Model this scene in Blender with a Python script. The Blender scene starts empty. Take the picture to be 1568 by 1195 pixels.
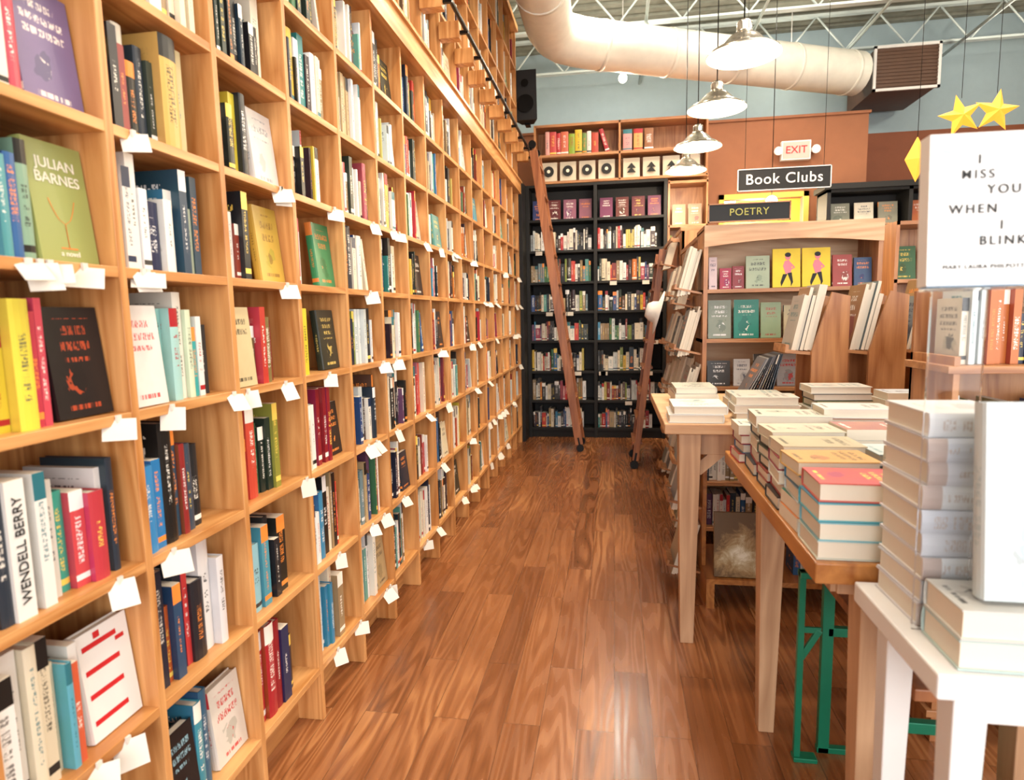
import bpy, math, random
from mathutils import Vector, Matrix
random.seed(7)
R = random.random
U = random.uniform
scene = bpy.context.scene

# ------------------------------------------------------------------ helpers
def lin(c):
    return c/12.92 if c <= 0.04045 else ((c+0.055)/1.055)**2.4
def hx(s):
    s = s.lstrip('#')
    return tuple(lin(int(s[i:i+2], 16)/255) for i in (0, 2, 4))

class NT:
    def __init__(s, name):
        s.mat = bpy.data.materials.new(name); s.mat.use_nodes = True
        s.t = s.mat.node_tree; s.b = s.t.nodes['Principled BSDF']
    def n(s, typ, **kw):
        nd = s.t.nodes.new(typ)
        for k, v in kw.items(): setattr(nd, k, v)
        return nd
    def put(s, sock, v):
        if isinstance(v, bpy.types.NodeSocket): s.t.links.new(v, sock)
        else:
            if isinstance(v, tuple) and len(v) == 3 and sock.type == 'RGBA': v = v+(1,)
            sock.default_value = v
    def m(s, op, a, b=0.0):
        nd = s.n('ShaderNodeMath', operation=op)
        s.put(nd.inputs[0], a); s.put(nd.inputs[1], b)
        return nd.outputs[0]
    def mul(s, *a):
        r = a[0]
        for x in a[1:]: r = s.m('MULTIPLY', r, x)
        return r
    def gt(s, a, b): return s.m('GREATER_THAN', a, b)
    def lt(s, a, b): return s.m('LESS_THAN', a, b)
    def mix(s, f, a, b, bt='MIX'):
        nd = s.n('ShaderNodeMix', data_type='RGBA', blend_type=bt)
        s.put(nd.inputs[0], f); s.put(nd.inputs[6], a); s.put(nd.inputs[7], b)
        return nd.outputs[2]
    def comb(s, x, y, z):
        nd = s.n('ShaderNodeCombineXYZ')
        s.put(nd.inputs[0], x); s.put(nd.inputs[1], y); s.put(nd.inputs[2], z)
        return nd.outputs[0]
    def sep(s, v):
        nd = s.n('ShaderNodeSeparateXYZ'); s.put(nd.inputs[0], v)
        return nd.outputs
    def white(s, v):
        nd = s.n('ShaderNodeTexWhiteNoise', noise_dimensions='3D'); s.put(nd.inputs['Vector'], v)
        return nd.outputs['Value']
    def noise(s, v, scale=5, detail=3, dist=0.0, rough=0.5):
        nd = s.n('ShaderNodeTexNoise'); s.put(nd.inputs['Vector'], v)
        nd.inputs['Scale'].default_value = scale; nd.inputs['Detail'].default_value = detail
        nd.inputs['Distortion'].default_value = dist; nd.inputs['Roughness'].default_value = rough
        return nd.outputs[0]
    def ramp(s, f, stops):
        nd = s.n('ShaderNodeValToRGB'); s.put(nd.inputs[0], f)
        cr = nd.color_ramp
        while len(cr.elements) < len(stops): cr.elements.new(0.5)
        for e, (p, c) in zip(cr.elements, stops):
            e.position = p; e.color = tuple(c)+(1,) if len(c) == 3 else c
        return nd.outputs[0]
    def objco(s, scale=(1, 1, 1), rot=(0, 0, 0)):
        tc = s.n('ShaderNodeTexCoord'); mp = s.n('ShaderNodeMapping')
        s.t.links.new(tc.outputs['Object'], mp.inputs[0])
        mp.inputs['Scale'].default_value = scale; mp.inputs['Rotation'].default_value = rot
        return mp.outputs[0]
    def base(s, c): s.put(s.b.inputs['Base Color'], c)
    def rough(s, r): s.put(s.b.inputs['Roughness'], r)
    def bump(s, h, strength=0.2, dist=0.01):
        nd = s.n('ShaderNodeBump'); s.put(nd.inputs['Height'], h)
        nd.inputs['Strength'].default_value = strength; nd.inputs['Distance'].default_value = dist
        s.t.links.new(nd.outputs[0], s.b.inputs['Normal'])

def plain(name, col, rough=0.5, metal=0.0, var=0.08, emis=None, es=0.0):
    m = NT(name); c = hx(col) if isinstance(col, str) else col
    n = m.noise(m.objco(), 9, 4)
    lo = tuple(x*(1-var) for x in c); hi = tuple(min(1, x*(1+var)) for x in c)
    m.base(m.ramp(n, [(0.3, lo), (0.7, hi)])); m.rough(rough)
    m.b.inputs['Metallic'].default_value = metal
    if emis:
        m.put(m.b.inputs['Emission Color'], hx(emis)); m.b.inputs['Emission Strength'].default_value = es
    return m.mat

def wood(name, dark, light, axis='Z', rough=0.4, freq=1.0, contrast=1.0):
    m = NT(name); a = {'X': 0, 'Y': 1, 'Z': 2}[axis]
    sc = [22*freq]*3; sc[a] = 1.3*freq
    co = m.objco(tuple(sc))
    n1 = m.noise(co, 1.0, 5, 0.6, 0.6)
    sc2 = [5*freq]*3; sc2[a] = 0.55*freq
    co2 = m.objco(tuple(sc2))
    n2 = m.noise(co2, 1.0, 2, 0.4)
    rings = m.m('FRACT', m.mul(n2, 11.0))
    rings = m.m('ABSOLUTE', m.m('SUBTRACT', rings, 0.5))
    f = m.m('ADD', m.mul(n1, 0.75), m.mul(rings, 0.45*contrast))
    d = hx(dark); l = hx(light)
    md = tuple((x+y)/2 for x, y in zip(d, l))
    m.base(m.ramp(f, [(0.28, d), (0.48, md), (0.68, l)])); m.rough(rough)
    m.bump(f, 0.08, 0.004)
    return m.mat

W_V = wood('oak_vertical', '#A86A34', '#DCA468', 'Z', 0.36)
W_H = wood('oak_along', '#AE7038', '#E0AA6E', 'Y', 0.34)
W_DV = wood('oak_dark_vertical', '#8E5630', '#C08A5A', 'Z', 0.4)
W_DX = wood('oak_dark_cross', '#8E5832', '#C28E60', 'X', 0.4)
W_LAD = wood('ladder_wood', '#7C4628', '#A66A42', 'Z', 0.35)
W_TAB = wood('table_leg_wood', '#A87F5E', '#CDA682', 'Z', 0.45)
W_TOP = wood('table_top_wood', '#94592A', '#BC8044', 'Y', 0.3)
W_PALE = wood('pale_oak_cross', '#B98A62', '#D8B48C', 'X', 0.45)
BLACK = plain('black_paint', '#060505', 0.6)
BLACKM = plain('black_metal', '#121212', 0.35, 0.6)
WHITE = plain('white_paint', '#DEDDDB', 0.35, var=0.02)
STEEL = plain('galvanised_duct', '#E2E0D6', 0.4, 0.0, var=0.05)
ALU = plain('brushed_aluminium', '#BFB8AC', 0.22, 0.92)
SHIN = plain('shade_inner_enamel', '#E8E0D0', 0.35, 0.1)
BROWN = plain('brown_wall_paint', '#8A5638', 0.7, var=0.04)
BROWN2 = plain('dark_brown_wall_paint', '#80462A', 0.7, var=0.04)
BLUE = plain('blue_grey_wall_paint', '#93A6AE', 0.75, var=0.03)
YELLOW = plain('yellow_wall_paint', '#E6BE58', 0.7, var=0.03)
CREAM = plain('cream_wall_paint', '#D8CDB8', 0.8, var=0.03)
TRUSS = plain('truss_paint', '#BCC8C8', 0.5, var=0.05)
GREEN = plain('green_enamel', '#14795A', 0.35, 0.2)
CARD = plain('tag_card', '#D6CFC4', 0.6, var=0.05)
BULB = plain('bulb_glow', '#FFFFFF', 0.3, emis='#FFE3B0', es=22)
STAR = plain('paper_star', '#E8A83A', 0.6, emis='#FFA82A', es=0.6)
CHALK = plain('chalk', '#F2F2EE', 0.8)
REDP = plain('red_print', '#C8232A', 0.5)
INK = plain('black_ink', '#141414', 0.6)
OFFW = plain('offwhite_print', '#E8E4D0', 0.5)
ORNG = plain('orange_print', '#D8823A', 0.5)

class MB:
    def __init__(s, name, mats, parent=None, book=False):
        s.name = name; s.mats = mats; s.parent = parent
        s.v = []; s.f = []; s.mi = []; s.sm = []
    def face(s, pts, mat=0, smooth=False):
        i = len(s.v); s.v += [tuple(p) for p in pts]
        s.f.append(tuple(range(i, i+len(pts)))); s.mi.append(mat); s.sm.append(smooth)
    def box(s, x0, x1, y0, y1, z0, z1, mat=0, M=None):
        P = [Vector((x, y, z)) for z in (z0, z1) for y in (y0, y1) for x in (x0, x1)]
        if M is not None: P = [M @ p for p in P]
        i = len(s.v); s.v += [tuple(p) for p in P]
        for f in ((0, 2, 3, 1), (4, 5, 7, 6), (0, 1, 5, 4), (2, 6, 7, 3), (0, 4, 6, 2), (1, 3, 7, 5)):
            s.f.append(tuple(i+k for k in f)); s.mi.append(mat); s.sm.append(False)
    def prism(s, pts, off, mat=0):
        off = Vector(off); A = [Vector(p) for p in pts]; B = [p+off for p in A]
        s.face(A[::-1], mat); s.face(B, mat)
        for k in range(len(A)):
            q = (k+1) % len(A); s.face([A[k], A[q], B[q], B[k]], mat)
    def taper(s, cx, cy, z0, z1, w0, w1, mat=0, dx=0, dy=0):
        i = len(s.v)
        for z, w, ox, oy in ((z0, w0, dx, dy), (z1, w1, 0, 0)):
            for a, b in ((-1, -1), (1, -1), (1, 1), (-1, 1)):
                s.v.append((cx+ox+a*w/2, cy+oy+b*w/2, z))
        for f in ((3, 2, 1, 0), (4, 5, 6, 7), (0, 1, 5, 4), (1, 2, 6, 5), (2, 3, 7, 6), (3, 0, 4, 7)):
            s.f.append(tuple(i+k for k in f)); s.mi.append(mat); s.sm.append(False)
    def tube(s, p, q, r, n=10, mat=0, r2=None):
        p = Vector(p); q = Vector(q); d = (q-p).normalized()
        a = d.orthogonal().normalized(); b = d.cross(a); r2 = r if r2 is None else r2
        i = len(s.v)
        for c, rr in ((p, r), (q, r2)):
            for k in range(n):
                t = 2*math.pi*k/n
                s.v.append(tuple(c+a*math.cos(t)*rr+b*math.sin(t)*rr))
        for k in range(n):
            s.f.append((i+k, i+(k+1) % n, i+n+(k+1) % n, i+n+k)); s.mi.append(mat); s.sm.append(True)
        s.f.append(tuple(i+n-1-k for k in range(n))); s.mi.append(mat); s.sm.append(False)
        s.f.append(tuple(i+n+k for k in range(n))); s.mi.append(mat); s.sm.append(False)
    def beam(s, p, q, w, h, mat=0, side=Vector((0, 1, 0))):
        p = Vector(p); q = Vector(q); d = (q-p); L = d.length; d.normalize()
        b = d.cross(side).normalized(); a = b.cross(d)
        M = Matrix((a, b, d)).transposed().to_4x4(); M.translation = p
        s.box(-w/2, w/2, -h/2, h/2, 0, L, mat, M)
    def lathe(s, prof, c, n=32, mat=0):
        i = len(s.v); cx, cy, cz = c
        for r, z in prof:
            for k in range(n):
                t = 2*math.pi*k/n
                s.v.append((cx+r*math.cos(t), cy+r*math.sin(t), cz+z))
        for j in range(len(prof)-1):
            for k in range(n):
                a = i+j*n+k; b = i+j*n+(k+1) % n
                s.f.append((a, b, b+n, a+n)); s.mi.append(mat); s.sm.append(True)
    def build(s, bevel=0.0):
        me = bpy.data.meshes.new(s.name); me.from_pydata(s.v, [], s.f); 
        for m in s.mats: me.materials.append(m)
        me.polygons.foreach_set('material_index', s.mi)
        me.polygons.foreach_set('use_smooth', s.sm); me.update()
        o = bpy.data.objects.new(s.name, me); scene.collection.objects.link(o)
        if s.parent: o.parent = s.parent
        if bevel:
            b = o.modifiers.new('bevel', 'BEVEL'); b.width = bevel; b.segments = 2; b.limit_method = 'ANGLE'
        return o

def empty(name, loc=(0, 0, 0)):
    e = bpy.data.objects.new(name, None); scene.collection.objects.link(e)
    e.empty_display_size = 0.1
    return e

# ------------------------------------------------------------------ book material
def book_material():
    m = NT('printed_books')
    at = m.n('ShaderNodeVertexColor', layer_name='Col').outputs[0]
    at2 = m.n('ShaderNodeVertexColor', layer_name='Col2').outputs[0]
    u, v, _ = m.sep(m.n('ShaderNodeUVMap', uv_map='UVMap').outputs[0])
    r, ty, _ = m.sep(m.n('ShaderNodeUVMap', uv_map='Info').outputs[0])
    isp = m.mul(m.gt(ty, 0.4), m.lt(ty, 0.6)); isc = m.gt(ty, 0.8); ispg = m.lt(ty, 0.1)
    f = lambda k: m.m('FRACT', m.mul(r, k))
    vs = m.m('ADD', m.mul(v, m.m('ADD', 20.0, m.mul(f(41.0), 16.0))), m.mul(r, 91.0))
    cell = m.m('FLOOR', vs); fr = m.m('FRACT', vs)
    g = m.gt(m.white(m.comb(m.m('FLOOR', m.mul(vs, 3.0)), m.m('FLOOR', m.mul(u, 9.0)), m.mul(r, 50.0))), 0.42)
    word = m.gt(m.white(m.comb(cell, 3.0, m.mul(r, 20.0))), 0.18)
    wlo = m.gt(u, m.m('ADD', 0.22, m.mul(f(5.3), 0.18))); whi = m.lt(u, m.m('SUBTRACT', 0.78, m.mul(f(5.3), 0.18)))
    tb = m.mul(m.gt(v, m.m('ADD', 0.18, m.mul(f(13.0), 0.2))), m.lt(v, m.m('ADD', 0.6, m.mul(f(17.0), 0.3))))
    stext = m.mul(g, word, wlo, whi, tb, m.gt(fr, 0.22), 0.8)
    band = m.mul(m.gt(f(31.0), 0.7), m.gt(v, 0.8))
    band2 = m.mul(m.gt(f(23.0), 0.6), m.lt(v, 0.13), m.gt(v, 0.07))
    smask = m.m('MAXIMUM', stext, m.m('MAXIMUM', band, band2))
    nrow = m.m('ADD', 6.0, m.m('FLOOR', m.mul(f(11.0), 4.0)))
    rows = m.mul(v, nrow); row = m.m('FLOOR', rows); frr = m.m('FRACT', rows)
    uu = m.m('ADD', m.mul(u, 8.0), m.mul(row, 0.37))
    gl = m.gt(m.white(m.comb(m.m('FLOOR', m.mul(uu, 6.0)), m.m('FLOOR', m.mul(rows, 6.0)), r)), 0.4)
    wd = m.gt(m.m('FRACT', m.mul(uu, 1.0)), 0.2)
    inset = m.m('ADD', 0.12, m.mul(m.white(m.comb(7.0, row, m.mul(r, 33.0))), 0.22))
    ins = m.mul(m.gt(u, inset), m.lt(u, m.m('SUBTRACT', 1.0, inset)))
    top = m.mul(m.gt(v, m.m('ADD', 0.5, m.mul(f(7.1), 0.12))), m.lt(v, 0.9))
    ctext = m.mul(gl, wd, ins, m.gt(frr, 0.25), m.lt(frr, 0.82), top)
    auth = m.mul(m.gt(v, 0.07), m.lt(v, 0.115), m.gt(u, 0.22), m.lt(u, 0.78), m.gt(m.white(m.comb(m.m('FLOOR', m.mul(u, 40.0)), 2.0, r)), 0.35))
    pu = m.m('SUBTRACT', u, m.m('ADD', 0.35, m.mul(f(19.0), 0.3))); pv = m.m('SUBTRACT', v, 0.32)
    wob = m.noise(m.comb(u, m.mul(v, 1.4), m.mul(r, 40.0)), 5.0, 2, 0.6)
    rad = m.m('ADD', m.m('SQRT', m.m('ADD', m.mul(pu, pu), m.mul(pv, pv, 1.6))), m.mul(m.m('SUBTRACT', wob, 0.5), 0.5))
    pic = m.mul(m.lt(rad, m.m('ADD', 0.1, m.mul(f(29.0), 0.16))), m.gt(f(37.0), 0.25))
    pic2 = m.mul(pic, m.gt(wob, 0.55))
    soft = m.noise(m.comb(u, m.mul(v, 1.4), m.mul(r, 70.0)), 2.0, 3, 0.4)
    c3 = m.n('ShaderNodeHueSaturation'); m.put(c3.inputs['Color'], at); m.put(c3.inputs['Hue'], m.m('ADD', 0.4, m.mul(f(3.7), 0.2)))
    c3.inputs['Value'].default_value = 0.65
    cov = m.mix(m.mul(soft, 0.7), at, c3.outputs[0]); cov = m.mix(pic, cov, c3.outputs[0]); cov = m.mix(m.mul(pic2, 0.8), cov, at2)
    cov = m.mix(m.mul(m.m('MAXIMUM', ctext, auth), 0.9), cov, at2)
    sp = m.mix(smask, at, at2)
    st = m.m('FRACT', m.mul(u, 19.0))
    pg = m.mix(m.lt(st, 0.35), hx('#E6DDCC'), hx('#CFC2AC'))
    c = m.mix(isp, at, sp); c = m.mix(isc, c, cov); c = m.mix(ispg, c, pg)
    m.base(c); m.rough(m.m('ADD', 0.38, m.mul(ispg, 0.4)))
    return m.mat
BOOKMAT = book_material()

LIGHTS = ['#E6E1D6', '#E9E7E2', '#DCD3C0', '#E0D4BA', '#CFD7D7', '#E4E4E4']
DARKS = ['#17171C', '#1C2236', '#2A2420', '#1B2C3A', '#24312A', '#332026', '#1A1A1A']
BRIGHT = ['#B02A2A', '#C43C2E', '#BC6A2E', '#CCA838', '#BFAE5A', '#2F5F90', '#3B82AA', '#2B7C7C', '#5C9A92', '#3C6D4A',
          '#7A8C3E', '#98384E', '#B87078', '#644060', '#7C2A24', '#98805F', '#708890', '#8A1F28', '#2D4578', '#5A4030', '#8A7450', '#B8A078']
def rcol():
    x = R()
    return hx(random.choice(LIGHTS if x < 0.37 else DARKS if x < 0.62 else BRIGHT))
def rcol2(c):
    l = 0.2126*c[0]+0.7152*c[1]+0.0722*c[2]
    if l > 0.3: return hx(random.choice(['#1A1A1A', '#22304F', '#A8222A', '#2C6E7A', '#3A3A3A']))
    return hx(random.choice(['#F4F0E6', '#F4F0E6', '#F0D060', '#E8E8E8', '#F09040']))

def bframe(O, T, D, tilt=0.0):
    O = Vector(O); T = Vector(T).normalized(); D = Vector(D).normalized(); Up = T.cross(D)
    if tilt: T, Up = T*math.cos(tilt)+Up*math.sin(tilt), Up*math.cos(tilt)-T*math.sin(tilt)
    return O, T, D, Up

class Books:
    def __init__(s, name, parent=None):
        s.name = name; s.parent = parent
        s.v = []; s.f = []; s.c = []; s.c2 = []; s.uv = []; s.inf = []
    def quad(s, P, ty, rid, col, col2, uv=((0, 0), (1, 0), (1, 1), (0, 1))):
        i = len(s.v); s.v += P; s.f.append((i, i+1, i+2, i+3))
        for k in range(4):
            s.c += [*col, 1.0]; s.c2 += [*col2, 1.0]; s.uv += uv[k]; s.inf += (rid, ty)
    def bx(s, F, a0, a1, b0, b1, c0, c1, types, rid, col, col2):
        p = lambda a, b, c: tuple(F(a, b, c))
        Q = (((a1, b0, c0), (a1, b1, c0), (a1, b1, c1), (a1, b0, c1)),
             ((a0, b1, c0), (a0, b0, c0), (a0, b0, c1), (a0, b1, c1)),
             ((a0, b0, c0), (a1, b0, c0), (a1, b0, c1), (a0, b0, c1)),
             ((a1, b1, c0), (a0, b1, c0), (a0, b1, c1), (a1, b1, c1)),
             ((a0, b0, c1), (a1, b0, c1), (a1, b1, c1), (a0, b1, c1)),
             ((a0, b1, c0), (a1, b1, c0), (a1, b0, c0), (a0, b0, c0)))
        for q, t in zip(Q, types):
            if t is None: continue
            s.quad([p(*x) for x in q], t, rid, col, col2)
    def book(s, O, T, D, t, d, h, col=None, col2=None, hard=None, tilt=0.0, blank=False):
        O, T, D, Up = bframe(O, T, D, tilt)
        if col is None: col = rcol()
        if isinstance(col, str): col = hx(col)
        if col2 is None: col2 = rcol2(col)
        if isinstance(col2, str): col2 = hx(col2)
        if hard is None: hard = R() < 0.5
        rid = R()
        F = lambda a, b, c: O+T*a+D*b+Up*c
        C, S, P, K = 1.0, 0.5, 0.0, 0.25
        if blank: C = S = K
        if not hard:
            s.bx(F, 0, t, 0, d, 0, h, (C, C, S, P, P, P), rid, col, col2)
        else:
            bt = min(0.003, t*0.15)
            s.bx(F, t-bt, t, 0.002, d, 0, h, (C, K, None, K, K, K), rid, col, col2)
            s.bx(F, 0, bt, 0.002, d, 0, h, (K, C, None, K, K, K), rid, col, col2)
            s.bx(F, bt, t-bt, 0.003, d-0.005, 0.004, h-0.004, (None, None, None, P, P, P), rid, col, col2)
            bl = min(0.1*t, 0.005); pr = [(0, 0.002), (t*0.2, 0.002-bl*0.7), (t*0.5, 0.002-bl), (t*0.8, 0.002-bl*0.7), (t, 0.002)]
            for (a0, b0), (a1, b1) in zip(pr[:-1], pr[1:]):
                s.quad([tuple(F(a0, b0, 0)), tuple(F(a1, b1, 0)), tuple(F(a1, b1, h)), tuple(F(a0, b0, h))], S, rid, col, col2,
                       ((a0/t, 0), (a1/t, 0), (a1/t, 1), (a0/t, 1)))
                s.quad([tuple(F(a0, b0, h)), tuple(F(a1, b1, h)), tuple(F(a1, 0.004, h)), tuple(F(a0, 0.004, h))], K, rid, col, col2)
    def row(s, O, T, D, length, hmax, cols=None, fill=0.9, dmax=0.19, lean=True, big=1.0):
        O = Vector(O); T = Vector(T); D = Vector(D); x = 0.0; L = length*fill; i = 0; h = 0
        run = 0; rc = None; rt = 0; rh = 0
        while True:
            t = random.choice([U(.010, .02), U(.018, .034), U(.024, .048)])*big; blank = False; col = None
            if cols is not None:
                if i >= len(cols): break
                col, t = cols[i][0], cols[i][1]; blank = len(cols[i]) > 2
                i += 1
            if x+t > L: break
            h = min(hmax-0.012, U(0.56, 0.94)*max(hmax, 0.26))
            if cols is None:
                if run > 0: run -= 1; col, t, h = rc, rt, rh
                elif R() < 0.12: run = random.choice([1, 2, 2, 3]); rc = rcol(); rt = U(.015, .028); rh = h; col, t = rc, rt
                if x+t > L: break
            if blank: h = .27
            d = min(dmax, h*U(0.62, 0.75))
            s.book(O+T*x+D*(0 if blank else U(0, 0.035)), T, D, t, d, h, col, None, False if blank else None, blank=blank)
            x += t+U(0.0005, 0.0025)
        return x
    def stack(s, cx, cy, z, n, w, h, ang, t=None, cols=None, jit=0.01, ja=3, hard=None, col2=None):
        for i in range(n):
            a = math.radians(ang+U(-ja, ja)); D = Vector((math.cos(a), math.sin(a), 0)); Uv = Vector((-math.sin(a), math.cos(a), 0))
            tt = t if t else U(0.022, 0.045); ww = w*U(0.95, 1.02); hh = h*U(0.95, 1.02)
            c = Vector((cx+U(-jit, jit), cy+U(-jit, jit), z))
            s.book(c-D*ww/2-Uv*hh/2, (0, 0, 1), D, tt, ww, hh, cols[i % len(cols)] if cols else None, col2, hard)
            z += tt+0.0008
        return z
    def build(s):
        me = bpy.data.meshes.new(s.name); me.from_pydata(s.v, [], s.f)
        me.materials.append(BOOKMAT)
        a = me.color_attributes.new('Col', 'FLOAT_COLOR', 'CORNER'); a.data.foreach_set('color', s.c)
        a = me.color_attributes.new('Col2', 'FLOAT_COLOR', 'CORNER'); a.data.foreach_set('color', s.c2)
        l = me.uv_layers.new(name='UVMap'); l.data.foreach_set('uv', s.uv)
        l = me.uv_layers.new(name='Info'); l.data.foreach_set('uv', s.inf)
        me.update()
        o = bpy.data.objects.new(s.name, me); scene.collection.objects.link(o)
        if s.parent: o.parent = s.parent
        return o

def text(st, size, loc, xdir, ydir, mat, parent, name='lettering', ex=0.0006, align='CENTER', shear=0.0, bold=0.0, space=1.0):
    cu = bpy.data.curves.new(name, 'FONT'); cu.body = st; cu.size = size; cu.extrude = ex; cu.align_x = align; cu.align_y = 'CENTER'
    cu.shear = shear; cu.offset = bold; cu.space_character = space
    cu.materials.append(mat); o = bpy.data.objects.new(name, cu); scene.collection.objects.link(o)
    x = Vector(xdir).normalized(); y = Vector(ydir).normalized(); z = x.cross(y)
    M = Matrix((x, y, z)).transposed().to_4x4(); M.translation = Vector(loc); o.matrix_world = M
    o.parent = parent
    return o

# ------------------------------------------------------------------ room shell
def floor_mat():
    m = NT('floor_planks')
    co = m.objco((1, 1, 1), (0, 0, math.radians(90)))
    br = m.n('ShaderNodeTexBrick'); m.put(br.inputs['Vector'], co)
    br.offset = 0.37; br.inputs['Scale'].default_value = 1.0
    br.inputs['Brick Width'].default_value = 1.05; br.inputs['Row Height'].default_value = 0.135
    br.inputs['Mortar Size'].default_value = 0.0012; br.inputs['Mortar Smooth'].default_value = 0.2
    br.inputs['Color1'].default_value = (0.0, 0, 0, 1); br.inputs['Color2'].default_value = (1, 1, 1, 1)
    br.inputs['Mortar'].default_value = (0.5, 0.5, 0.5, 1)
    pid = m.sep(br.outputs['Color'])[0]
    x, y, z = m.sep(m.objco())
    off = m.mul(pid, 7.0)
    v1 = m.comb(m.mul(m.m('ADD', x, off), 9.0), m.m('ADD', m.mul(y, 0.75), off), off)
    n = m.noise(v1, 0.9, 1, 0.0)
    rg = m.m('ABSOLUTE', m.m('SUBTRACT', m.m('FRACT', m.m('ADD', m.mul(n, 11.0), m.mul(m.noise(m.comb(m.mul(x, 60.0), m.mul(y, 6.0), 1.0), 1.0, 2), 0.25))), 0.5))
    patch = m.noise(m.comb(m.mul(x, 3.0), m.mul(y, 0.8), 3.0), 1.0, 2)
    v2 = m.comb(m.mul(x, 90.0), m.mul(y, 3.0), off)
    fine = m.noise(v2, 1.0, 4, 0.1)
    amt = m.m('ADD', 0.10, m.mul(m.m('MAXIMUM', m.m('SUBTRACT', patch, 0.42), 0.0), 2.4))
    f = m.m('ADD', m.m('ADD', m.mul(rg, amt), m.mul(fine, 0.34)), m.m('ADD', m.mul(pid, 0.22), 0.13))
    col = m.ramp(f, [(0.2, hx('#59341C')), (0.42, hx('#7F4C2A')), (0.62, hx('#9A633C')), (0.85, hx('#B67F50'))])
    col = m.mix(m.mul(br.outputs['Fac'], 0.75), col, hx('#34200F'))
    m.base(col); m.rough(m.m('ADD', 0.2, m.mul(rg, 0.25)))
    m.b.inputs['Specular IOR Level'].default_value = 0.8
    m.bump(f, 0.08, 0.004)
    return m.mat
FLOOR = floor_mat()
b = MB('floor', [FLOOR]); b.box(-1.5, 6.2, -2.7, 9.7, -0.1, 0); b.build()
b = MB('wall_left', [CREAM]); b.box(-1.6, -1.45, -2.7, 9.7, 0, 5.4); b.build()
b = MB('wall_right', [CREAM, BROWN]); b.box(6.0, 6.15, -2.7, 9.7, 0, 5.4); b.build()
b = MB('wall_back', [BROWN2, BLUE]); b.box(-1.45, 6.0, 9.5, 9.65, 0, 3.87, 0); b.box(-1.45, 6.0, 9.5, 9.65, 3.87, 5.4, 1)
b.build()
b = MB('wall_partition', [BROWN, WHITE])
b.box(-1.45, 1.33, 8.2, 8.3, 0, 3.78); b.box(2.25, 2.95, 8.2, 8.3, 0, 3.78); b.box(1.33, 2.25, 8.2, 8.3, 2.86, 3.78)
b.box(2.85, 2.95, 8.3, 9.5, 0, 3.78); b.box(-1.45, 2.97, 8.18, 8.32, 3.78, 3.81, 0)
b.build()
b = MB('wall_hallway', [YELLOW]); b.box(1.0, 2.8, 9.2, 9.3, 0, 3.2); b.box(1.0, 2.8, 8.3, 9.2, 3.0, 3.1); b.box(2.7, 2.8, 8.3, 9.2, 0, 3.0); b.build()
b = MB('trim_door', [YELLOW]); b.box(1.27, 1.33, 8.16, 8.2, 0, 2.92); b.box(2.25, 2.31, 8.16, 8.2, 0, 2.92); b.box(1.27, 2.31, 8.16, 8.2, 2.86, 2.92); b.build()
CEIL = plain('ceiling_deck', '#83857A', 0.8, var=0.15)
b = MB('ceiling', [CEIL]); b.box(-1.5, 6.2, -2.7, 9.7, 5.3, 5.4)
y = -2.6
while y < 9.6:
    b.box(-1.45, 6.0, y, y+0.09, 5.26, 5.3); y += 0.2
b.build()
b = MB('wall_front', [CREAM]); b.box(-1.45, 6.0, -2.65, -2.5, 0, 0.4); b.box(-1.45, 6.0, -2.65, -2.5, 3.4, 5.4)
b.box(-1.45, -1.2, -2.65, -2.5, 0.4, 3.4); b.box(5.8, 6.0, -2.65, -2.5, 0.4, 3.4); b.build()
for i in range(3):
    x0 = -1.2+i*2.333; x1 = x0+2.333
    b = MB('window_%d' % (i+1), [BLACKM])
    b.box(x0, x0+0.05, -2.62, -2.53, 0.4, 3.4); b.box(x1-0.05, x1, -2.62, -2.53, 0.4, 3.4)
    b.box(x0, x1, -2.62, -2.53, 0.4, 0.45); b.box(x0, x1, -2.62, -2.53, 3.35, 3.4); b.box(x0, x1, -2.62, -2.53, 2.6, 2.64)
    b.build()
b = MB('baseboard_right', [WHITE]); b.box(5.97, 6.0, -2.5, 9.5, 0, 0.12); b.build()

# ------------------------------------------------------------------ roof trusses
for j, yy in enumerate([1.2, 2.5, 3.8, 5.1, 6.4, 7.7, 9.0]):
    b = MB('roof_truss', [TRUSS])
    b.box(-1.44, 5.99, yy-0.04, yy+0.04, 4.78, 4.805); b.box(-1.44, 5.99, yy-0.04, yy+0.04, 5.22, 5.25)
    x = -1.4; k = 0
    while x < 5.8:
        z0, z1 = (4.8, 5.23) if k % 2 == 0 else (5.23, 4.8)
        b.tube((x, yy, z0), (x+0.36, yy, z1), 0.012, 6); x += 0.36; k += 1
    b.build()
b = MB('ceiling_conduit', [TRUSS])
for xx in (0.35, 1.6, 2.9, 4.2): b.tube((xx, -2.4, 4.74), (xx, 9.45, 4.74), 0.018, 8)
b.build()

# ------------------------------------------------------------------ oak wall bookcase (left)
XF = -1.08; XB = -1.38
Y0 = 1.245; CW = 0.395; KMIN = -4; KMAX = 15
LV = [0.21, 0.58, 0.945, 1.30, 1.625, 1.935, 2.25, 2.565, 2.89]
UV_ = [3.02, 3.42, 3.82, 4.22, 4.62]
case = empty('tall_oak_bookcase')
b = MB('frame', [W_V, W_H], case)
ya, yb = Y0+KMIN*CW, Y0+KMAX*CW
for k in range(KMIN, KMAX+1):
    y = Y0+k*CW
    b.box(XB, XF, y-0.011, y+0.011, 0, 2.89, 0)
    b.box(XB, XF, y-0.011, y+0.011, 3.0, 4.62, 0)
for z in LV[:-1]: b.box(XB, XF-0.002, ya, yb, z-0.024, z, 1)
for z in UV_: b.box(XB, XF-0.002, ya, yb, z-0.022, z, 1)
b.box(XB, XF+0.035, ya-0.02, yb+0.02, 2.87, 3.0, 1)
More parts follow.
